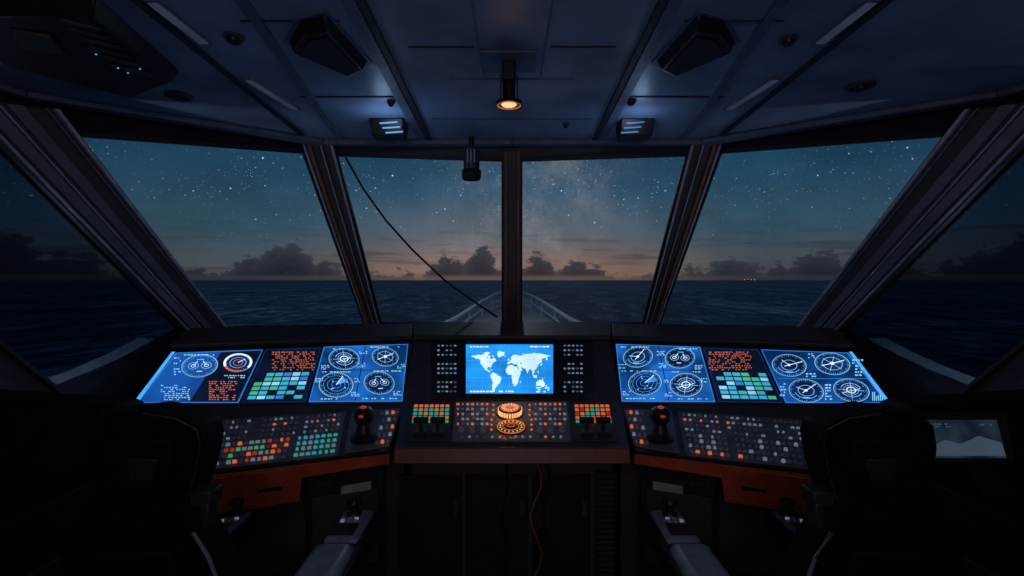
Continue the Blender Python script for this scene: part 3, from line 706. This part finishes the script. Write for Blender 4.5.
# desk
g = MB(); quadslab(g, dp, [(455, 404), (568, 404), (571, 443), (452, 443)], 0, .014, 0); cpn = g.build('control_panel', M['deck'], t, bevel=.004)
for x0, x1, sgn in ((412, 452, 0), (572, 611, 1)):
    q = [(x0, 405), (x1, 405), (x1-2, 442), (x0-5, 442)] if sgn == 0 else [(x0, 405), (x1, 405), (x1+6, 442), (x0+3, 442)]
    g = MB(); quadslab(g, dp, q, 0, .006, 0); ip = g.build('indicator_panel', M['body'], t, bevel=.002)
    for r in range(5):
        for c in range(7):
            x, y = grid(q, .11+.13*c, .07+.105*r)
            mt = (['korg', 'kteal', 'kgrn', 'korg', 'kteal', 'kgrn'] if not sgn else ['korg', 'korg', 'kred', 'korg', 'kgrn', 'kteal'])
            inst('indicator_light', keyme(.018, .0165, .008, mt[(c+r*(1 if sgn else 2)) % 6] if r else 'korg', False), dp.hit(x, y, .009), dp.R, ip)
    for c in range(2):
        x, y = grid(q, .3+.4*c, .8); b = dp.hit(x, y, .004)
        g = MB(); g.box(b+Vector((0, 0, .006)), (.05, .06, .014)); g.box(b+Vector((0, .005, .03)), (.014, .02, .05)); lv = g.build('throttle_lever', M['black'], t, bevel=.003)
        g = MB(); g.tube([b+Vector((-.03, .005, .056)), b+Vector((.03, .005, .056))], .014, 12); g.build('grip', M['rubber'], lv, smooth=True)
for row, y, sz, mts in ((0, 407.5, .010, ('korg', 'kdim', 'korg')), (1, 412.5, .010, ('kdim', 'key', 'kdim')), (2, 417.5, .010, ('korg', 'kdim', 'key')), (3, 422.5, .010, ('key', 'kdim', 'kdim')), (4, 427.5, .010, ('korg', 'key', 'kdim'))):
    for i in range(23):
        x = 458+i*4.85
        if 491 < x < 531: continue
        f_ = random.choice((1.3, 1.3, .9, 1.5))
        inst('button', keyme(round(sz*f_, 4), sz if f_ > 1 else sz*.9, .01, mts[i % 3], f_ < 1), dp.hit(x, y, .017), dp.R, cpn)
for x, y in ((461, 434), (472, 434.5), (483, 434.5), (540, 434.5), (551, 434.5), (562, 434)):
    inst('knob', keyme(.026, .03, .02, 'key', True), dp.hit(x, y, .023), dp.R, cpn)
for i in range(14): inst('button', keyme(.010, .008, .008, random.choice(['kdim', 'korg', 'key', 'key']), False), dp.hit(462+i*7.6, 440.5, .017), dp.R, cpn)
for x in (491.5, 529.5):
    for i in range(6): inst('indicator_light', keyme(.009, .008, .006, 'amber', False), dp.hit(x+(2 if (x > 510) == (i > 2) else 0), 408+i*5, .016), dp.R, cpn)
b = dp.hit(510, 417, .012)
g = MB(); g.lathe([(.062, 0), (.062, .003), (.056, .006), (.052, .008), (.052, .030), (.046, .034), (0, .034)], b, dp.R, 36); co = g.build('compass', M['rubber'], t, smooth=True)
g = MB()
for i in range(28):
    a = 2*math.pi*i/28; d = dp.R@Vector((math.cos(a), math.sin(a), 0)); tt = dp.R@Vector((-math.sin(a), math.cos(a), 0))
    c = b+d*.0525+dp.n*.019; R = Matrix((tt, dp.n, d)).transposed(); g.box(c, (.0078, .021, .004), R)
g.build('amber_scale', M['amberw'], co)
g = MB(); g.lathe([(.044, .034), (.042, .0355), (0, .036)], b, dp.R, 28); g.build('amber_dial', M['korg'], co, smooth=True)
g = MB()
for i in range(14):
    a = 2*math.pi*i/14; d = dp.R@Vector((math.cos(a), math.sin(a), 0)); tt = dp.R@Vector((-math.sin(a), math.cos(a), 0))
    g.box(b+d*.03+dp.n*.0362, (.016, .0035, .001), Matrix((d, tt, dp.n)).transposed())
g.build('dial_marks', M['amberw'], co)
b2 = dp.hit(511, 430.5, .014); g = MB(); g.lathe([(.066, 0), (.066, .003), (.05, .004), (.018, .005), (.018, .009), (.010, .012), (0, .012)], b2, dp.R, 28); kn = g.build('control_ring', M['rubber'], t, smooth=True)
for r0, r1, h in ((.058, .0026, .005), (.034, .0015, .006), (.014, .002, .010)):
    g = MB(); g.torus(b2, dp.R, r0, r1, h); g.build('lit_ring', M['amber'], kn, smooth=True)
for i in range(16):
    a = math.pi/16+i*math.pi/8; d = dp.R@Vector((math.cos(a), math.sin(a), 0)); tt = dp.R@Vector((-math.sin(a), math.cos(a), 0))
    g = MB(); g.box(b2+d*.046+dp.n*.006, (.006, .003, .004), Matrix((d, tt, dp.n)).transposed()); g.build('indicator_light', M['amberw'], kn)
GLOW = b+dp.n*.10
g = MB(); a, c = prof[4], prof[5]; g.hexa([a, mir(a), mir(c), c], [p+Vector((0, -.014, 0)) for p in (a, mir(a), mir(c), c)]); g.build('fascia', M['fasciad'], t, bevel=.004)
# lower doors
fy = 2.349
for x0, x1 in ((400, 462), (466, 528), (532, 590)):
    g = MB(); g.prism([P(x0, 474, fy), P(x1, 474, fy), P(x1, 596, fy), P(x0, 596, fy)], (0, -.012, 0)); dr = g.build('door', M['dark'], t, bevel=.004)
    xm = x1-8; g = MB(); g.prism([P(xm, 500, fy-.012), P(xm+4, 500, fy-.012), P(xm+4, 516, fy-.012), P(xm, 516, fy-.012)], (0, -.012, 0)); g.build('handle', M['body'], dr)
g = MB(); g.prism([P(595, 470, fy), P(616, 470, fy), P(616, 590, fy), P(595, 590, fy)], (0, -.006, 0)); ve = g.build('vent', M['dark'], t)
for i in range(20):
    g = MB(); y = 474+i*5.5; g.prism([P(597, y, fy-.006), P(614, y, fy-.006), P(614, y+2.4, fy-.006), P(597, y+2.4, fy-.006)], (0, -.012, 0)); g.build('vent_slat', M['body'], ve)
for x, sw, mt in ((536, 6, 'pstrip'), (541, -5, 'rubber'), (546, 4, 'rubber'), (505, 3, 'rubber')):
    pts = [P(x+sw*math.sin(i*1.1), 462+i*13, fy-.03) for i in range(11)]
    g = MB(); g.tube(pts, .005); g.build('cable', M[mt], t, smooth=True)
# ------------------------------------------------------------ helm chairs
def chair(s):
    V = lambda x, y, z: Vector((x*s, y, z)); cx = -.84
    t = thing('helm_chair', V(cx, 1.45, 0), 'black leather helm chair at the left edge, seen from behind' if s > 0 else 'black leather helm chair on the right, beside the small dim monitor', 'chair', None)
    def hx(x0, x1, y0, y1, z0, X0, X1, Y0, Y1, z1):
        g = MB(); g.hexa([V(x0, y0, z0), V(x1, y0, z0), V(x1, y1, z0), V(x0, y1, z0)], [V(X0, Y0, z1), V(X1, Y0, z1), V(X1, Y1, z1), V(X0, Y1, z1)]); return g
    g = MB(); g.lathe([(.2, 0), (.2, .02), (.1, .05), (.07, .08), (.065, .4), (.12, .44), (.12, .455)], V(cx, 1.45, 0), I3, 24); g.build('pedestal', M['black'], t, smooth=True)
    hx(cx-.19, cx+.19, 1.26, 1.72, .455, cx-.18, cx+.18, 1.26, 1.7, .56).build('seat', M['leather'], t, bevel=.045, seg=4)
    # backrest: irregular angular shoulders narrowing at the neck, broad at the lower back
    ol = [(-.17, .5), (-.185, .62), (-.185, .82), (-.165, .93), (-.11, .985), (-.08, 1.03), (-.075, 1.14), (-.06, 1.19), (-.03, 1.212), (.06, 1.222), (.13, 1.21), (.172, 1.185), (.176, 1.15), (.158, 1.085), (.13, 1.02), (.126, .955), (.156, .9), (.184, .78), (.186, .62), (.166, .5)]
    yb = lambda z: 1.235-.13*(z-.5)/.7
    g = MB(); n = len(ol); ft = [V(cx+x, yb(z), z) for x, z in ol]; bk_ = [V(cx+x*.97, yb(z)+.1, z) for x, z in ol]
    g.add(ft+bk_, [list(range(n)), list(range(n, 2*n))[::-1]]+[(i, (i+1) % n, n+(i+1) % n, n+i) for i in range(n)])
    bk = g.build('backrest', M['leather'], t, bevel=.006, seg=2)
    g = MB(); zz = [.56, .66, .78, .88, .94]; xx = [.178, .186, .184, .162, .134]
    g.tube([V(cx+x, yb(z)-.002, z) for x, z in zip(xx, zz)], .0045); g.build('highlight_piping', M['pip'], bk, smooth=True)  # edge piping, its pale grey also standing in for a lit rim
    g = MB(); g.tube([V(cx+x*.98, yb(z)-.001, z-.004) for x, z in ol[9:15]], .0022); g.build('highlight_piping', M['rimlight'], bk, smooth=True)  # rim highlight added as a faint grey tube along the headrest outline
    g = MB(); q = [(-.1, .62), (.1, .62), (.085, .9), (-.1, .9)]
    g.hexa([V(cx+x, yb(z)-.014, z) for x, z in q], [V(cx+x*1.05, yb(z)+.003, z) for x, z in q]); g.build('back_panel', M['leather'], bk, bevel=.008)
    g = MB(); q = [(-.055, 1.04), (.1, 1.04), (.12, 1.16), (-.04, 1.165)]
    g.hexa([V(cx+x, yb(z)-.012, z) for x, z in q], [V(cx+x*1.05, yb(z)+.003, z) for x, z in q]); g.build('headrest', M['leather'], bk, bevel=.01)
    g = MB(); g.hexa([V(cx+.02, yb(1.07)-.02, 1.07), V(cx+.075, yb(1.07)-.02, 1.07), V(cx+.075, yb(1.07)-.008, 1.07), V(cx+.02, yb(1.07)-.008, 1.07)], [V(cx+.025, yb(1.12)-.02, 1.12), V(cx+.09, yb(1.12)-.02, 1.12), V(cx+.09, yb(1.12)-.008, 1.12), V(cx+.025, yb(1.12)-.008, 1.12)]); g.build('adjuster_box', M['rubber'], bk, bevel=.003)
    g = MB(); g.box(V(cx+.158, 1.16, 1.02), (.05, .05, .035)); g.box(V(cx+.17, 1.15, .985), (.022, .04, .06)); g.build('shoulder_clamp', M['rubber'], t, bevel=.005)
    for sx in (1, -1):
        ax = cx+(.28 if sx > 0 else -.145); h = .08 if sx > 0 else .045
        ar = hx(ax-h, ax+h, 1.36, 1.93, .56, ax-h, ax+h*.8, 1.36, 1.97, .63).build('armrest', M['black'], t, bevel=.02, seg=3)
        g = MB(); g.hexa([V(ax-.05*sx-.03, 1.5, .45), V(ax-.05*sx+.02, 1.5, .45), V(ax-.05*sx+.02, 1.6, .45), V(ax-.05*sx-.03, 1.6, .45)], [V(ax-.03, 1.5, .57), V(ax+.03, 1.5, .57), V(ax+.03, 1.6, .57), V(ax-.03, 1.6, .57)]); g.build('arm_bracket', M['black'], t)
        hx(ax-h*.85, ax+h*.7, 1.7, 1.94, .63, ax-h*.7, ax+h*.55, 1.715, 1.925, .652).build('control_panel', M['pod'], ar, bevel=.018, seg=4)
        hx(ax-h*.94, ax+h*.87, 1.38, 1.67, .63, ax-h*.74, ax+h*.64, 1.4, 1.655, .668).build('arm_pad', M['pod'], ar, bevel=.026, seg=5)
        g = MB(); g.lathe([(.028, 0), (.024, .012), (.014, .02), (.014, .036), (.026, .046), (.022, .06), (0, .064)], V(ax-.01, 1.88, .649), I3, 16); g.build('joystick', M['black'], ar, smooth=True)
        g = MB(); g.box(V(ax-.01, 1.765, .654), (h*1.0, .075, .006)); g.build('touch_pad', M['bezel'], ar)
        for j in range(2):
            for i in range(3):
                g = MB(); g.box(V(ax-.035+.022*i, 1.825+.018*j, .654), (.012, .010, .008)); g.build('button', M['key'] if (i+j) % 3 else M['kdim'], ar)
chair(1); chair(-1)
# side consoles + monitor
for s in (1, -1):
    V = lambda x, y, z: Vector((x*s, y, z))
    t = thing('side_console', V(-1.36, 1.25, 0), 'black side cabinet under the left side window behind the wing console' if s > 0 else 'black side cabinet under the right side window carrying the small dim monitor', 'cabinet')
    g = MB(); g.hexa([V(-1.64, .9, 0), V(-1.07, .9, 0), V(-1.07, 1.57, 0), V(-1.64, 1.57, 0)], [V(-1.64, .9, .96), V(-1.07, .9, .96), V(-1.07, 1.57, .99), V(-1.64, 1.57, .99)]); g.build('body', M['leather'], t, bevel=.01)
    g = MB(); g.hexa([V(-1.65, .88, .96), V(-1.06, .88, .96), V(-1.06, 1.59, .99), V(-1.65, 1.59, .99)], [V(-1.65, .88, .975), V(-1.06, .88, .975), V(-1.06, 1.59, 1.005), V(-1.65, 1.59, 1.005)]); g.build('countertop', M['leather'], t, bevel=.005)
    g = MB(); g.hexa([V(-1.64, 1.34, .99), V(-1.07, 1.34, .99), V(-1.07, 1.56, 1.0), V(-1.64, 1.56, 1.0)], [V(-1.64, 1.38, 1.2), V(-1.07, 1.38, 1.17), V(-1.08, 1.54, 1.15), V(-1.64, 1.54, 1.19)]); g.build('hood', M['leather'], t, bevel=.02, seg=2)
    g = MB(); g.box(V(-1.066, 1.23, .5), (.012, .5, .7)); dr = g.build('door', M['black'], t, bevel=.003)
    g = MB(); g.box(V(-1.060, 1.06, .62), (.010, .012, .12)); g.build('handle', M['body'], dr)
t = thing('monitor', (1.1, 1.22, .99), 'small dim flat monitor on the black side cabinet at the right edge', 'monitor')
mp = Pl(P(920, 424, 1.25), P(1003, 424, 1.25), P(920, 458, 1.22))
g = MB(); quadslab(g, mp, [(914, 412), (1008, 412), (1019, 465), (922, 465)], -.06, 0, 0); cs = g.build('case', M['black'], t, bevel=.010)
g = MB(); g.hexa([(1.09, 1.2, 1.0), (1.18, 1.2, 1.0), (1.18, 1.28, 1.0), (1.09, 1.28, 1.0)], [(1.08, 1.25, 1.08), (1.13, 1.25, 1.08), (1.13, 1.28, 1.08), (1.08, 1.28, 1.08)]); g.build('stand', M['leather'], t, bevel=.004)
g = MB(); q = [(920, 420), (996, 420), (1006, 458), (929, 458)]; quadslab(g, mp, q, 0, .002, 0)
g.face([mp.hit(x, y, .0028) for x, y in ((928, 448), (944, 440), (960, 444), (978, 436), (1001, 443), (1004.5, 456), (930, 456))], 1)
dashes(g, mp, 926, 423, 950, 428, 2, 1, .003, mx=4); dashes(g, mp, 978, 423, 994, 427, 1, 1, .003, mx=4)
g.build('screen', [M['dimscr'], M['dimline']], t, recalc=False)
# ------------------------------------------------------------ ceiling fittings
DN = Vector((0, 0, -1))
for sg in (0, 1):
    fx = (lambda x: 1024-x) if sg else (lambda x: x)
    q = [(300, 18), (326, 12), (368, 60), (350, 68), (288, 40)]
    pts = [hc(fx(x), y) for x, y in q]; c = sum(pts, Vector())/5
    t = thing('ceiling_speaker', c, 'black angular ceiling speaker left of the hanging spotlight' if not sg else 'black angular ceiling speaker right of the hanging spotlight', 'speaker')
    low = [c+(p-c)*.86+DN*.045 for p in pts]; g = MB(); n = 5
    g.add(pts+low, [list(range(n)), list(range(n, 2*n))]+[(i, (i+1) % n, n+(i+1) % n, n+i) for i in range(n)]); g.build('housing', M['black'], t, bevel=.006)
    g = MB(); g.prism([c+(p-c)*.7+DN*.045 for p in pts], DN*.004); g.build('grille', M['bezel'], t)
    g = MB(); g.prism([hc(fx(x), y) for x, y in ((296, 18), (326, 9), (373, 62), (352, 72), (283, 41))], DN*.006); g.build('mounting_flange', M['ceilrib'], t)
    b = hc(fx(388), 121); t = thing('ceiling_light', b, 'small black ceiling floodlight glowing blue above the left centre window' if not sg else 'small black ceiling floodlight glowing blue above the right centre window', 'light')
    g = MB(); x, y, z = b
    g.hexa([Vector((x-.085, y-.05, z)), Vector((x+.085, y-.05, z)), Vector((x+.085, y+.09, z)), Vector((x-.085, y+.09, z))], [Vector((x-.08, y-.01, z-.075)), Vector((x+.08, y-.01, z-.075)), Vector((x+.08, y+.08, z-.075)), Vector((x-.08, y+.08, z-.075))]); g.build('housing', M['black'], t, bevel=.006)
    for k_ in range(3):
        f0 = .22+.27*k_; f1 = f0+.09
        ya, yb_ = y-.05+.04*f0-.002, y-.05+.04*f1-.002
        xx = (.012+.012*k_)*(1 if not sg else -1)
        g = MB(); g.face([Vector((x-.045+xx, ya, z-.075*f0-.004)), Vector((x+.045+xx, ya, z-.075*f0+.002)), Vector((x+.042+xx, yb_, z-.075*f1+.002)), Vector((x-.042+xx, yb_, z-.075*f1-.004))]); g.build('glow_strip', M['led2' if sg else 'led'], t)
    p = hc(fx(179), 95) if not sg else hc(860, 85); t = thing('ceiling_vent', p, 'round dark ceiling vent beside the overhead equipment panel' if not sg else 'round dark ceiling vent on the right half of the ceiling', 'vent')
    g = MB(); g.lathe([(.055, 0), (.055, -.008), (.04, -.015), (.04, -.008), (0, -.008)], p, I3, 28); g.build('vent_ring', M['body'], t, smooth=True)
    g = MB(); g.lathe([(.03, -.008), (.028, -.02), (0, -.021)], p, I3, 24); g.build('vent_cap', M['black'], t, smooth=True)
    for (a, b_), lb in zip((((247, 77), (296, 108)), ((150, -2), (206, 42))), (('slim ceiling strip lamp, unlit, left between speaker and wing window', 'slim ceiling strip lamp next to the overhead equipment panel') if not sg else ('slim ceiling strip lamp, unlit, right between speaker and wing window', 'slim ceiling strip lamp at the upper right corner of the ceiling'))):
        a3, b3 = hc(fx(a[0]), a[1]), hc(fx(b_[0]), b_[1]); d = (b3-a3).normalized(); pr = Vector((-d.y, d.x, 0))*.014
        t = thing('strip_lamp', (a3+b3)/2, lb, 'strip lamp'); g = MB(); g.prism([a3+pr*1.4, b3+pr*1.4, b3-pr*1.4, a3-pr*1.4], DN*.008); g.build('frame', M['ceilrib'], t)
        a4, b4 = a3+d*.01, b3-d*.01; g = MB(); g.prism([p+DN*.008 for p in (a4+pr, b4+pr, b4-pr, a4-pr)], DN*.004); g.build('diffuser', M['strip'], t)
for (x, y, r, lb) in ((234, 36, .032, 'small black dome detector between left speaker and overhead equipment panel'), (788, 38, .028, 'small black dome detector right of the right speaker'), (631, 100, .024, 'small dark dome detector above the right floodlight'), (391, 101, .018, 'tiny dark dome detector above the left floodlight'), (566, 123, .018, 'tiny dark dome detector between spotlight and right floodlight')):
    p = hc(x, y); t = thing('smoke_detector', p, lb, 'detector'); g = MB(); g.lathe([(r, 0), (r, -.008), (r*.9, -.011)], p, I3, 24); g.build('base', M['body'], t, smooth=True)
    g = MB(); g.lathe([(r*.75, -.011), (r*.65, -.02), (r*.3, -.026), (0, -.027)], p, I3, 20); g.build('dome', M['black'], t, smooth=True)
# spotlight
p = hc(509, 60); t = thing('spotlight', p, 'black hanging ceiling spotlight with a glowing orange lens', 'spotlight')
g = MB(); g.box(p+Vector((0, .0, -.006)), (.2, .17, .012)); g.build('base_plate', M['ceilrib'], t, bevel=.003)
g = MB(); g.box(p+Vector((0, 0, -.045)), (.05, .05, .07)); g.build('bracket', M['black'], t, bevel=.006)
for sx in (-1, 1):
    g = MB(); g.box(p+Vector((sx*.03, 0, -.10)), (.006, .02, .09)); g.build('yoke_arm', M['body'], t, bevel=.002)
g = MB(); g.lathe([(.018, -.075), (.022, -.08), (.022, -.144), (.048, -.152), (.05, -.164), (.042, -.164), (.038, -.160), (0, -.160)], p, I3, 28); g.build('barrel', M['black'], t, smooth=True)
g = MB(); g.lathe([(.028, -.160), (.024, -.164), (.010, -.166), (0, -.167)], p, I3, 24); g.build('lens', M['lens'], t, smooth=True)
g = MB(); g.torus(p, I3, .041, .002, -.163); g.build('lens_ring', M['korg'], t, smooth=True)
SPOT = p.copy()
# hanging camera
p = Vector(P(471.5, 152, 2.8)); t = thing('security_camera', p, 'black cylindrical camera hanging in front of the left centre window top', 'camera')
z0 = p.z
g = MB(); g.tube([Vector((p.x, p.y, CEIL-.02)), Vector((p.x, p.y, z0-.02))], .016, 10); g.build('mount', M['black'], t, smooth=True)
g = MB(); g.lathe([(.040, .02), (.043, .01), (.043, -.085), (.04, -.097)], p, I3, 24); g.build('camera_body', M['body'], t, smooth=True)
for sx in (-1, 0, 1):
    g = MB(); g.box(p+Vector((sx*.018, -.042, -.03)), (.006, .008, .07)); g.build('glow_strip', M['strip'], t)  # pale camera stripes with faint emission
g = MB(); g.lathe([(.046, -.095), (.052, -.103), (.052, -.138), (.046, -.15), (.02, -.155), (0, -.155)], p, I3, 24); g.build('camera_dome', M['rubber'], t, smooth=True)
# overhead equipment panel
q = [(-70, -6), (95, -6), (180, 70), (133, 88), (0, 52)]; pts = [hc(x, y) for x, y in q]; c = sum(pts, Vector())/5
t = thing('overhead_panel', c, 'black overhead equipment panel in the top left corner with pinpoint lights', 'equipment panel')
low = [c+(p-c)*.93+DN*.05 for p in pts]; g = MB(); g.add(pts+low, [list(range(5)), list(range(5, 10))]+[(i, (i+1) % 5, 5+(i+1) % 5, 5+i) for i in range(5)]); g.build('housing', M['black'], t, bevel=.006)
def ov(x, y): Y = (HC-.05)*F/(280-y); return Vector(((x-512)/F*Y, Y, CEIL-.05))
for i in range(6):
    g = MB(); y = 18+i*9; x = 60+i*10; g.prism([ov(x, y), ov(x+40, y+10), ov(x+42, y+13), ov(x+2, y+3)], DN*.006); g.build('louvre', M['body'], t)
for x, y in ((118, 66), (128, 71), (96, 52), (140, 67)):
    g = MB(); g.lathe([(.003, 0), (.0025, -.003), (0, -.004)], ov(x, y)+DN*.006, I3, 10); g.build('indicator_light', M['led'], t)
g = MB(); g.prism([ov(10, 28), ov(50, 34), ov(66, 52), ov(22, 46)], DN*.012); g.build('access_cover', M['body'], t, bevel=.003)
# ------------------------------------------------------------ lamps
def lamp(name, typ, loc, col, power, size=.1, rot=(0, 0, 0), **k):
    d = bpy.data.lights.new(name, typ); d.color = col; d.energy = power
    if typ == 'AREA': d.size = size; d.shape = 'RECTANGLE'; d.size_y = k.get('sy', size)
    elif typ == 'SUN': d.angle = .05
    else: d.shadow_soft_size = size
    o = bpy.data.objects.new(name, d); COL.objects.link(o); o.location = loc; o.rotation_euler = rot; return o
lamp('spot_lamp', 'POINT', SPOT+Vector((0, 0, -.2)), (1, .5, .22), .14, .03)
lamp('compass_glow', 'POINT', GLOW, (1, .5, .2), .16, .02)
for sx in (-1, 1):
    lamp('flood_lamp', 'POINT', Vector((.6*sx, 2.42, CEIL-.11)), (.42, .64, 1), .34, .03)
    lamp('added_bulwark_fill', 'POINT', Vector((2.75*sx, 2.35, Z(-.1))), (.75, .88, 1), 7, .04)  # added fill outside the view, brightens the bulwark edges
lamp('added_cabin_fill', 'AREA', (0, -.6, CEIL-.05), (.48, .64, 1), 4.2, 1.6, (0, 0, 0), sy=.6)  # unseen fill added behind the camera to lift console and chair edges
lamp('added_ceiling_fill', 'AREA', (0, -1.1, 1.5), (.28, .48, 1), 3.7, .5, (math.radians(140), 0, 0), sy=.4)  # unseen blue fill added to brighten the ceiling
lamp('added_warm_fill', 'AREA', (0, -1.35, 1.95), (1, .62, .48), 5.4, 1.6, (math.radians(80), 0, 0), sy=.3)  # unseen warm fill added for the orange fascias and pillars
lamp('added_bow_fill', 'POINT', (0, 8.5, Z(2.2)), (.8, .9, 1), 34, .1)  # unseen fill added above the bow to brighten the railing
lamp('added_sea_fill', 'SUN', (0, 0, 30), (.45, .68, 1), .095, 0, (math.radians(50), 0, math.radians(-25)))  # bluish fill added to light the sea, no moon in the scene
